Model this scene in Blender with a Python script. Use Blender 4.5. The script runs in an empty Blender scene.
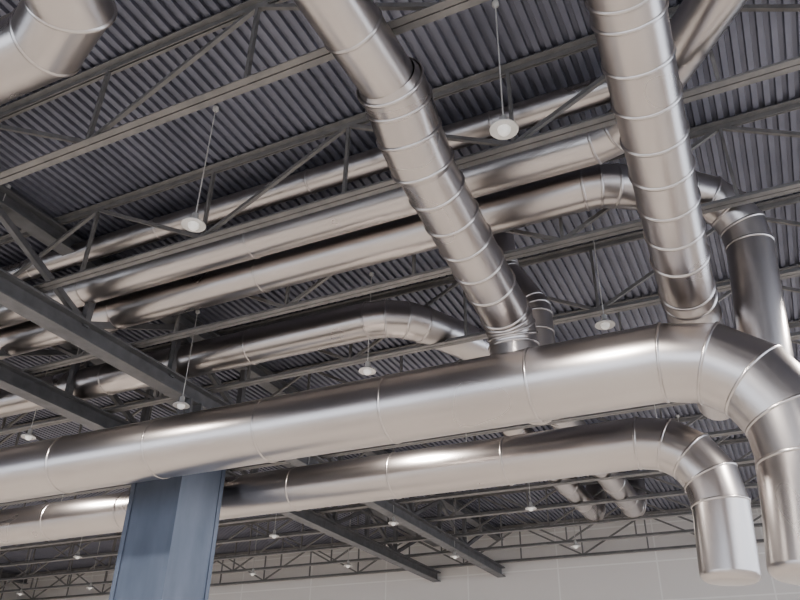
import bpy, math, random
from mathutils import Vector, Matrix
random.seed(4)
EYE=1.6
sc=bpy.context.scene
# ---------------- materials ----------------
def mat(name):
    m=bpy.data.materials.new(name); m.use_nodes=True
    nt=m.node_tree; b=nt.nodes['Principled BSDF']; return m,nt,b
def coords(nt,scale=(1,1,1)):
    tc=nt.nodes.new('ShaderNodeTexCoord'); mp=nt.nodes.new('ShaderNodeMapping')
    mp.inputs['Scale'].default_value=scale
    nt.links.new(tc.outputs['Object'],mp.inputs['Vector']); return mp
def ramp(nt,fac,cols):
    r=nt.nodes.new('ShaderNodeValToRGB')
    el=r.color_ramp.elements
    el[0].position=cols[0][0]; el[0].color=(*cols[0][1],1)
    el[1].position=cols[-1][0]; el[1].color=(*cols[-1][1],1)
    for p,c in cols[1:-1]:
        e=el.new(p); e.color=(*c,1)
    nt.links.new(fac,r.inputs['Fac']); return r
def noisy(name,c1,c2,scale,rough,metal=0,bump=0.0,sc3=(1,1,1),r2=None,detail=4):
    m,nt,b=mat(name)
    mp=coords(nt,sc3); n=nt.nodes.new('ShaderNodeTexNoise'); n.inputs['Scale'].default_value=scale; n.inputs['Detail'].default_value=detail
    nt.links.new(mp.outputs[0],n.inputs['Vector'])
    r=ramp(nt,n.outputs['Fac'],[(0.3,c1),(0.7,c2)])
    nt.links.new(r.outputs[0],b.inputs['Base Color'])
    b.inputs['Metallic'].default_value=metal
    if r2 is None: b.inputs['Roughness'].default_value=rough
    else:
        mr=nt.nodes.new('ShaderNodeMapRange'); mr.inputs['From Min'].default_value=.3; mr.inputs['From Max'].default_value=.7
        mr.inputs['To Min'].default_value=rough; mr.inputs['To Max'].default_value=r2
        nt.links.new(n.outputs['Fac'],mr.inputs['Value']); nt.links.new(mr.outputs[0],b.inputs['Roughness'])
    if bump:
        bp=nt.nodes.new('ShaderNodeBump'); bp.inputs['Strength'].default_value=bump; bp.inputs['Distance'].default_value=.02
        nt.links.new(n.outputs['Fac'],bp.inputs['Height']); nt.links.new(bp.outputs[0],b.inputs['Normal'])
    return m
M_duct=noisy('galvanized_duct',(.55,.515,.50),(.60,.565,.55),.8,.27,1.0,.0,r2=.315,detail=1)
M_seam=noisy('duct_seam',(.56,.525,.51),(.62,.585,.57),5,.30,1.0)
M_deck=noisy('roof_deck_steel',(.19,.195,.24),(.26,.265,.32),1.2,.42,.3)
M_joist=noisy('joist_paint',(.21,.205,.205),(.28,.27,.265),6,.5,.2)
M_gird=noisy('girder_paint',(.16,.16,.17),(.22,.22,.23),5,.5,.2)
M_col=noisy('column_blue_paint',(.095,.12,.17),(.15,.18,.24),2,.6,.0,.15,(1,1,.35))
M_floor=noisy('concrete_floor',(.42,.40,.38),(.55,.53,.50),.6,.45)
M_white=noisy('lamp_white_enamel',(.60,.59,.57),(.68,.67,.66),4,.35)
m,nt,b=mat('lamp_diffuser'); b.inputs['Base Color'].default_value=(.8,.79,.77,1)
b.inputs['Emission Color'].default_value=(1,.97,.92,1); b.inputs['Emission Strength'].default_value=.2; M_lens=m
def wallmat():
    m,nt,b=mat('wall_panel')
    tc=nt.nodes.new('ShaderNodeTexCoord'); sp=nt.nodes.new('ShaderNodeSeparateXYZ'); cb=nt.nodes.new('ShaderNodeCombineXYZ')
    ad=nt.nodes.new('ShaderNodeMath'); ad.operation='ADD'
    nt.links.new(tc.outputs['Object'],sp.inputs[0]); nt.links.new(sp.outputs['X'],ad.inputs[0]); nt.links.new(sp.outputs['Y'],ad.inputs[1])
    nt.links.new(ad.outputs[0],cb.inputs['X']); nt.links.new(sp.outputs['Z'],cb.inputs['Y'])
    br=nt.nodes.new('ShaderNodeTexBrick'); br.offset=0
    br.inputs['Scale'].default_value=1; br.inputs['Brick Width'].default_value=3.0; br.inputs['Row Height'].default_value=1.1
    br.inputs['Mortar Size'].default_value=.025; br.inputs['Mortar Smooth'].default_value=.3
    br.inputs['Color1'].default_value=(.76,.73,.71,1); br.inputs['Color2'].default_value=(.79,.76,.74,1); br.inputs['Mortar'].default_value=(.88,.86,.84,1)
    nt.links.new(cb.outputs[0],br.inputs['Vector']); nt.links.new(br.outputs['Color'],b.inputs['Base Color'])
    b.inputs['Roughness'].default_value=.6
    return m
M_wall=wallmat()
# ---------------- mesh helpers ----------------
class MB:
    def __init__(s): s.v=[];s.f=[];s.m=[];s.sm=[]
    def box(s,a,b,w,h,up=Vector((0,0,1)),mi=0):
        a=Vector(a);b=Vector(b);d=(b-a).normalized()
        if abs(d.dot(up))>.98: up=Vector((0,1,0))
        r=d.cross(up).normalized();u=r.cross(d).normalized()
        i=len(s.v)
        for p in(a,b):
            for x,y in((-1,-1),(1,-1),(1,1),(-1,1)): s.v.append(p+r*x*w/2+u*y*h/2)
        for q in((0,3,2,1),(4,5,6,7),(0,1,5,4),(1,2,6,5),(2,3,7,6),(3,0,4,7)):
            s.f.append([i+k for k in q]); s.m.append(mi); s.sm.append(False)
    def loops(s,ls,mi=0,closed_start=False,closed_end=False,smooth=True):
        n=len(ls[0]); i=len(s.v)
        for l in ls: s.v+=l
        for a in range(len(ls)-1):
            for k in range(n):
                k2=(k+1)%n
                s.f.append([i+a*n+k,i+a*n+k2,i+(a+1)*n+k2,i+(a+1)*n+k]); s.m.append(mi); s.sm.append(smooth)
        if closed_start: s.f.append([i+k for k in range(n)][::-1]); s.m.append(mi); s.sm.append(False)
        if closed_end: s.f.append([i+(len(ls)-1)*n+k for k in range(n)]); s.m.append(mi); s.sm.append(False)
    def obj(s,name,mats,off=(0,0,EYE)):
        me=bpy.data.meshes.new(name); me.from_pydata([tuple(v) for v in s.v],[],s.f)
        for mm in mats: me.materials.append(mm)
        me.polygons.foreach_set('material_index',s.m); me.polygons.foreach_set('use_smooth',s.sm); me.update()
        o=bpy.data.objects.new(name,me); o.location=off; sc.collection.objects.link(o); return o
def fillet(pts,R,gores=5):
    pts=[Vector(p) for p in pts]; out=[pts[0]]
    if not isinstance(R,(list,tuple)): R=[R]*len(pts)
    if not isinstance(gores,(list,tuple)): gores=[gores]*len(pts)
    for i in range(1,len(pts)-1):
        a,b,c=pts[i-1],pts[i],pts[i+1]
        d1=(b-a).normalized(); d2=(c-b).normalized(); ang=d1.angle(d2)
        if ang<.40: out.append(b); continue
        r=R[i]; t=r*math.tan(ang/2); t=min(t,(b-a).length*.48 if i>1 else (b-a).length*.95,(c-b).length*.48 if i<len(pts)-2 else (c-b).length*.95)
        r=t/math.tan(ang/2)
        p0=b-d1*t; nrm=(d2-d1*d2.dot(d1)).normalized(); cen=p0+nrm*r
        n=max(2,round(gores[i]*ang/(math.pi/2)))
        for k in range(n+1):
            th=ang*k/n
            out.append(cen-nrm*r*math.cos(th)+d1*r*math.sin(th))
    out.append(pts[-1]); return out
def duct(name,pts,D,R=None,seam=1.2,phase=.5,bead=.010,bw=.019,gores=4,caps=(False,False),N=64,parent=None,cones=(None,None)):
    r=D/2; R=R if R else D*1.25
    P=fillet(pts,R,gores); mb=MB()
    n=len(P)
    dirs=[(P[i+1]-P[i]).normalized() for i in range(n-1)]
    def frame(d):
        up=Vector((0,0,1)) if abs(d.z)<.9 else Vector((0,1,0))
        u=d.cross(up).normalized(); return u,d.cross(u).normalized()
    def circ(c,d,nr,rad,shift=0):
        u,v=frame(d); L=[]
        for k in range(N):
            a=2*math.pi*k/N; p=c+(u*math.cos(a)+v*math.sin(a))*rad
            t=(c-p).dot(nr)/d.dot(nr); L.append(p+d*(t+shift))
        return L
    def beadring(c,d,nr,h=bead,w=bw):
        mb.loops([circ(c,d,nr,r-.002,-w),circ(c,d,nr,r+h,-w*.5),circ(c,d,nr,r+h,w*.5),circ(c,d,nr,r-.002,w)],1)
    for i in range(n-1):
        a,b,d=P[i],P[i+1],dirs[i]
        na=(dirs[i-1]+d).normalized() if i>0 else d
        nb=(d+dirs[i+1]).normalized() if i<n-2 else d
        mb.loops([circ(a,d,na,r),circ(b,d,nb,r)],0)
        if i>0: beadring(a,d,na)
        L=(b-a).length
        if L>seam*1.3:
            s=phase*seam
            while s<L-.4*seam:
                beadring(a+d*s,d,d); s+=seam
    for e,cp in enumerate(caps):
        c=P[0] if e==0 else P[-1]; d=dirs[0] if e==0 else dirs[-1]
        sg=1 if e==0 else -1
        if cones[e]:
            mb.loops([circ(c,d,d,r),circ(c-d*sg*.07,d,d,cones[e])],0); beadring(c,d,d)
        if cp:
            o=-d*sg
            mb.loops([circ(c+o*(.09*math.sin(t)),d,d,r-.09*(1-math.cos(t))) for t in (0,.3,.6,.9,1.2,1.5)]+[circ(c+o*.10,d,d,r*.4),circ(c+o*.102,d,d,.02)],0,closed_end=True)
    o=mb.obj(name,[M_duct,M_seam],(0,0,0) if parent else (0,0,EYE))
    if parent: o.parent=parent
    return o
# ---------------- ducts (metres, relative to eye level) ----------------
duct('supply_air_duct',[(-48,7.45,3.45),(.50,7.45,3.45),(.25,7.45,1.36)],.80,1.05,seam=1.72,phase=.727,caps=(True,True))
duct('return_air_duct',[(-48,10.0,3.55),(-.50,10.0,3.55),(-.60,10.0,1.84)],.67,.85,seam=1.75,phase=.6,caps=(True,True))
duct('roof_space_duct',[(-48,7.1,5.6),(-1.0,7.1,5.6),(.44,8.0,5.6),(.14,8.12,1.9)],.50,.62,seam=2.6,phase=.3,caps=(True,True))
duct('branch_air_duct',[(-48,6.5,5.70),(-.62,6.5,5.70),(1.9,3.35,5.72),(1.9,-3,5.72)],.46,.6,seam=2.9,phase=.7,caps=(True,True))
duct('exhaust_air_duct',[(-48,6.16,6.08),(-.45,6.16,6.08)],.30,.5,seam=2.4,phase=.2,caps=(True,True))
duct('crossover_duct',[(-48,8.7,5.5),(-4.35,8.7,5.5),(-3.2,11.0,5.5),(-3.2,20.6,5.5),(-3.2,20.9,6.4)],.56,.75,seam=1.5,phase=.4,caps=(True,False))
duct('far_branch_duct',[(-4.25,13.2,6.4),(-4.25,13.6,5.5),(-4.25,20.6,5.5),(-4.25,20.9,6.4)],.5,.5,seam=1.5)
sb=duct('spiral_branch_duct',[(-2.25,4.88,4.694),(-2.25,7.45,4.24),(-2.25,7.5,3.75)],.55,.36,seam=.37,phase=1.1,bead=.015,gores=5)
duct('upper_section',[(-2.36,-3,5.02),(-2.185,4.22,4.915)],.50,.3,seam=.60,phase=.85,bead=.013,parent=sb,caps=(True,False),gores=1)
duct('gored_elbow',[(-2.182,4.13,4.918),(-2.2,4.34,4.90),(-2.235,4.62,4.785),(-2.25,4.95,4.683)],.59,.3,seam=.9,bead=.014,parent=sb,cones=(.25,.27))
duct('spiral_branch_duct',[(-.13,-3,4.88),(-.19,4.0,4.88),(-.33,7.45,4.25),(-.36,10.6,4.2)],.55,.4,seam=.40,bead=.015,caps=(True,True))
duct('riser_duct',[(-2.65,8.35,6.5),(-2.6,8.35,5.6),(-2.2,8.35,4.9),(-2.2,8.35,3.5),(-2.2,7.8,3.42)],.42,.4,seam=.5)
duct('elbow_duct',[(-9,2.4,4.6),(-3.62,2.4,4.6),(-3.62,-4,4.6)],.56,.6,seam=1.5,phase=.2,caps=(True,True),gores=2)
# ---------------- roof deck ----------------
X0,X1,Y0,Y1=-60.0,9.0,-12.0,24.4
mb=MB(); pitch=.125; z0=6.36; dp=.045
x=X0; prof=[]
while x<X1:
    prof+=[(x,z0),(x+.06,z0),(x+.07,z0+dp),(x+.115,z0+dp)]; x+=pitch
for px,pz in prof:
    mb.v+= [Vector((px,Y0,pz)),Vector((px,Y1,pz))]
for i in range(len(prof)-1):
    mb.f.append([2*i,2*i+1,2*i+3,2*i+2]); mb.m.append(0); mb.sm.append(False)
deck=mb.obj('ceiling',[M_deck])
# ---------------- bar joists ----------------
zt,zb=6.33,5.22
mb=MB()
for s in(-1,1):
    mb.box((X0,s*.045,zt),(X1,s*.045,zt),.075,.014); mb.box((X0,s*.014,zt-.035),(X1,s*.014,zt-.035),.012,.07)
    mb.box((X0,s*.04,zb),(X1,s*.04,zb),.068,.014); mb.box((X0,s*.014,zb+.035),(X1,s*.014,zb+.035),.012,.07)
x=-3.53
while x>X0: x-=1.95
x+=1.95; k=round((x+3.53)/1.95)
while x<X1-.1:
    top=(k%2==0)
    mb.box((x,0,zb),(x,0,zt),.035,.045)
    if x+1.95<X1:
        a=(x,0,zt-.04 if top else zb+.04); b2=(x+1.95,0,zb+.04 if top else zt-.04)
        mb.box(a,b2,.045,.045)
    x+=1.95;k+=1
j0=None
for k in range(-8,13):
    y=3.86+1.83*k
    if y>Y1-.3 or y<Y0: continue
    if j0 is None: j0=mb.obj('roof_bar_joist',[M_joist],(0,y,EYE))
    else:
        o=bpy.data.objects.new('roof_bar_joist',j0.data); o.location=(0,y,EYE); sc.collection.objects.link(o)
# ---------------- girders ----------------
for gx in(-8.25,-10.5,-30,-32.2,-52):
    mb=MB()
    def ibeam(z,h,w):
        mb.box((gx,Y0,z),(gx,Y1,z),w,.03); mb.box((gx,Y0,z+h),(gx,Y1,z+h),w,.03); mb.box((gx,Y0,z+h/2),(gx,Y1,z+h/2),.025,h)
    ibeam(4.87,.27,.27); ibeam(6.02,.22,.25)
    for k in range(-7,10):
        y=3.86+1.83*k+.9
        mb.box((gx,y,5.1),(gx,y,6.05),.1,.1)
        mb.box((gx,y,5.14 if k%2 else 6.0),(gx,y+1.83,6.0 if k%2 else 5.14),.08,.09)
    mb.obj('roof_truss_girder',[M_gird])
# ---------------- column ----------------
def column(cx,cy,s=.97):
    mb=MB(); h=s/2
    mb.box((cx,cy,-EYE),(cx,cy,3.9),s-.04,s-.04)
    for dx in(-1,1):
        for dy in(-1,1):
            mb.box((cx+dx*(h-.04),cy+dy*(h-.04),-EYE),(cx+dx*(h-.04),cy+dy*(h-.04),3.92),.08,.08)
    mb.box((cx,cy,-EYE),(cx,cy,-EYE+.12),s+.2,s+.2)
    mb.box((cx,cy-.15,3.9),(cx,cy-.15,4.86),.03,.3,mi=1)
    mb.box((cx,cy-.15,3.9),(cx,cy-.15,4.86),.26,.04,mi=1); mb.box((cx,cy+.1,3.9),(cx,cy+.1,4.86),.26,.04,mi=1)
    mb.box((cx,cy,3.9),(cx,cy,3.94),s*.9,s*.9,mi=1)
    return mb.obj('steel_column',[M_col,M_gird])
column(-8.2,8.97)
column(-30,8.97); column(-8.2,-8.5); column(-30,-8.5)
# ---------------- pendant lamps ----------------
def lampmesh():
    mb=MB(); N=32
    def ring(r,z): return [Vector((r*math.cos(2*math.pi*k/N),r*math.sin(2*math.pi*k/N),z)) for k in range(N)]
    mb.loops([ring(.007,1.62),ring(.007,.14)],0)
    mb.loops([ring(.035,1.66),ring(.035,1.62),ring(.01,1.60)],0)
    mb.loops([ring(.01,.15),ring(.035,.13),ring(.04,.04),ring(.09,.025),ring(.125,0),ring(.127,-.015),ring(.12,-.015),ring(.06,-.004)],0)
    mb.loops([ring(.06,-.004),ring(.055,-.035),ring(.035,-.06),ring(.012,-.068)],1,closed_end=True)
    return mb.obj('pendant_lamp',[M_white,M_lens])
first=lampmesh(); fm=first.data; bpy.data.objects.remove(first)
ld=bpy.data.lights.new('bulb','SPOT'); ld.energy=460; ld.spot_size=math.radians(155); ld.spot_blend=.6; ld.shadow_soft_size=.1; ld.color=(1,.93,.86)
for j in range(-3,5):
    for i in range(-2,16):
        x=-1.42-3.4*i; y=4.85+3.88*j; z=4.70
        if j==1 and i==2: x=-7.8; y=8.3; z=4.5
        o=bpy.data.objects.new('pendant_lamp',fm); o.location=(x,y,z+EYE); sc.collection.objects.link(o)
        if x>-34 and (i+j)%2==0:
            l=bpy.data.objects.new('bulb',ld); l.parent=o; l.location=(0,0,-.12); sc.collection.objects.link(l)
# ---------------- room shell ----------------
def slab(name,lo,hi,m):
    mb=MB(); c=[(lo[i]+hi[i])/2 for i in range(3)]
    mb.box((c[0],lo[1],c[2]),(c[0],hi[1],c[2]),hi[0]-lo[0],hi[2]-lo[2]); return mb.obj(name,[m],(0,0,0))
H=EYE+6.5
slab('floor',(X0-.3,Y0-.3,-.2),(X1+.3,Y1+.3,0),M_floor)
slab('wall_north',(X0-.3,Y1,0),(X1+.3,Y1+.3,H),M_wall)
slab('wall_west',(X0-.3,Y0,0),(X0,Y1,H),M_wall)
slab('wall_east',(X1,Y0,0),(X1+.3,Y1,2.6),M_wall)  # unseen wall, kept low; its height sets how much sky light enters
mb=MB()
for i in range(24):
    x=X0+i*3; mb.box((x,Y0,0),(x,Y0,H),.12,.15)
for z in(.1,2.6,5.2,H-.1): mb.box((X0,Y0,z),(X1,Y0,z),.12,.12)
mb.obj('added_light_opening_1',[M_gird],(0,0,0))  # unseen bars without glass, added; south side left open for world light
mb=MB()
for i in range(12):
    y=Y0+i*3.2; mb.box((X1,y,2.6),(X1,y,H),.12,.15)
for z in(2.65,5.0,H-.1): mb.box((X1,Y0,z),(X1,Y1,z),.12,.12)
mb.obj('added_light_opening_2',[M_gird],(0,0,0))  # unseen unglazed frame, added above the low east wall to admit sky light
# ---------------- world ----------------
w=bpy.data.worlds.new('World'); sc.world=w; w.use_nodes=True
bg=w.node_tree.nodes['Background']; bg.inputs[0].default_value=(.82,.89,1,1); bg.inputs[1].default_value=2.3
sc.view_settings.look='AgX - Medium High Contrast'
sc.view_settings.exposure=.05
# ---------------- camera ----------------
cd=bpy.data.cameras.new('cam'); cam=bpy.data.objects.new('camera',cd); sc.collection.objects.link(cam)
cd.sensor_width=36; cd.lens=34.38; cd.clip_end=300
R=Vector((.9005,.4343,.0173)); U=Vector((.2076,-.4646,.8606)); B=Vector((.3822,-.7717,-.5089))
R.normalize(); B=(B-R*B.dot(R)).normalized(); U=B.cross(R)
M=Matrix(((R.x,U.x,B.x,0),(R.y,U.y,B.y,0),(R.z,U.z,B.z,EYE),(0,0,0,1)))
cam.matrix_world=M; sc.camera=cam
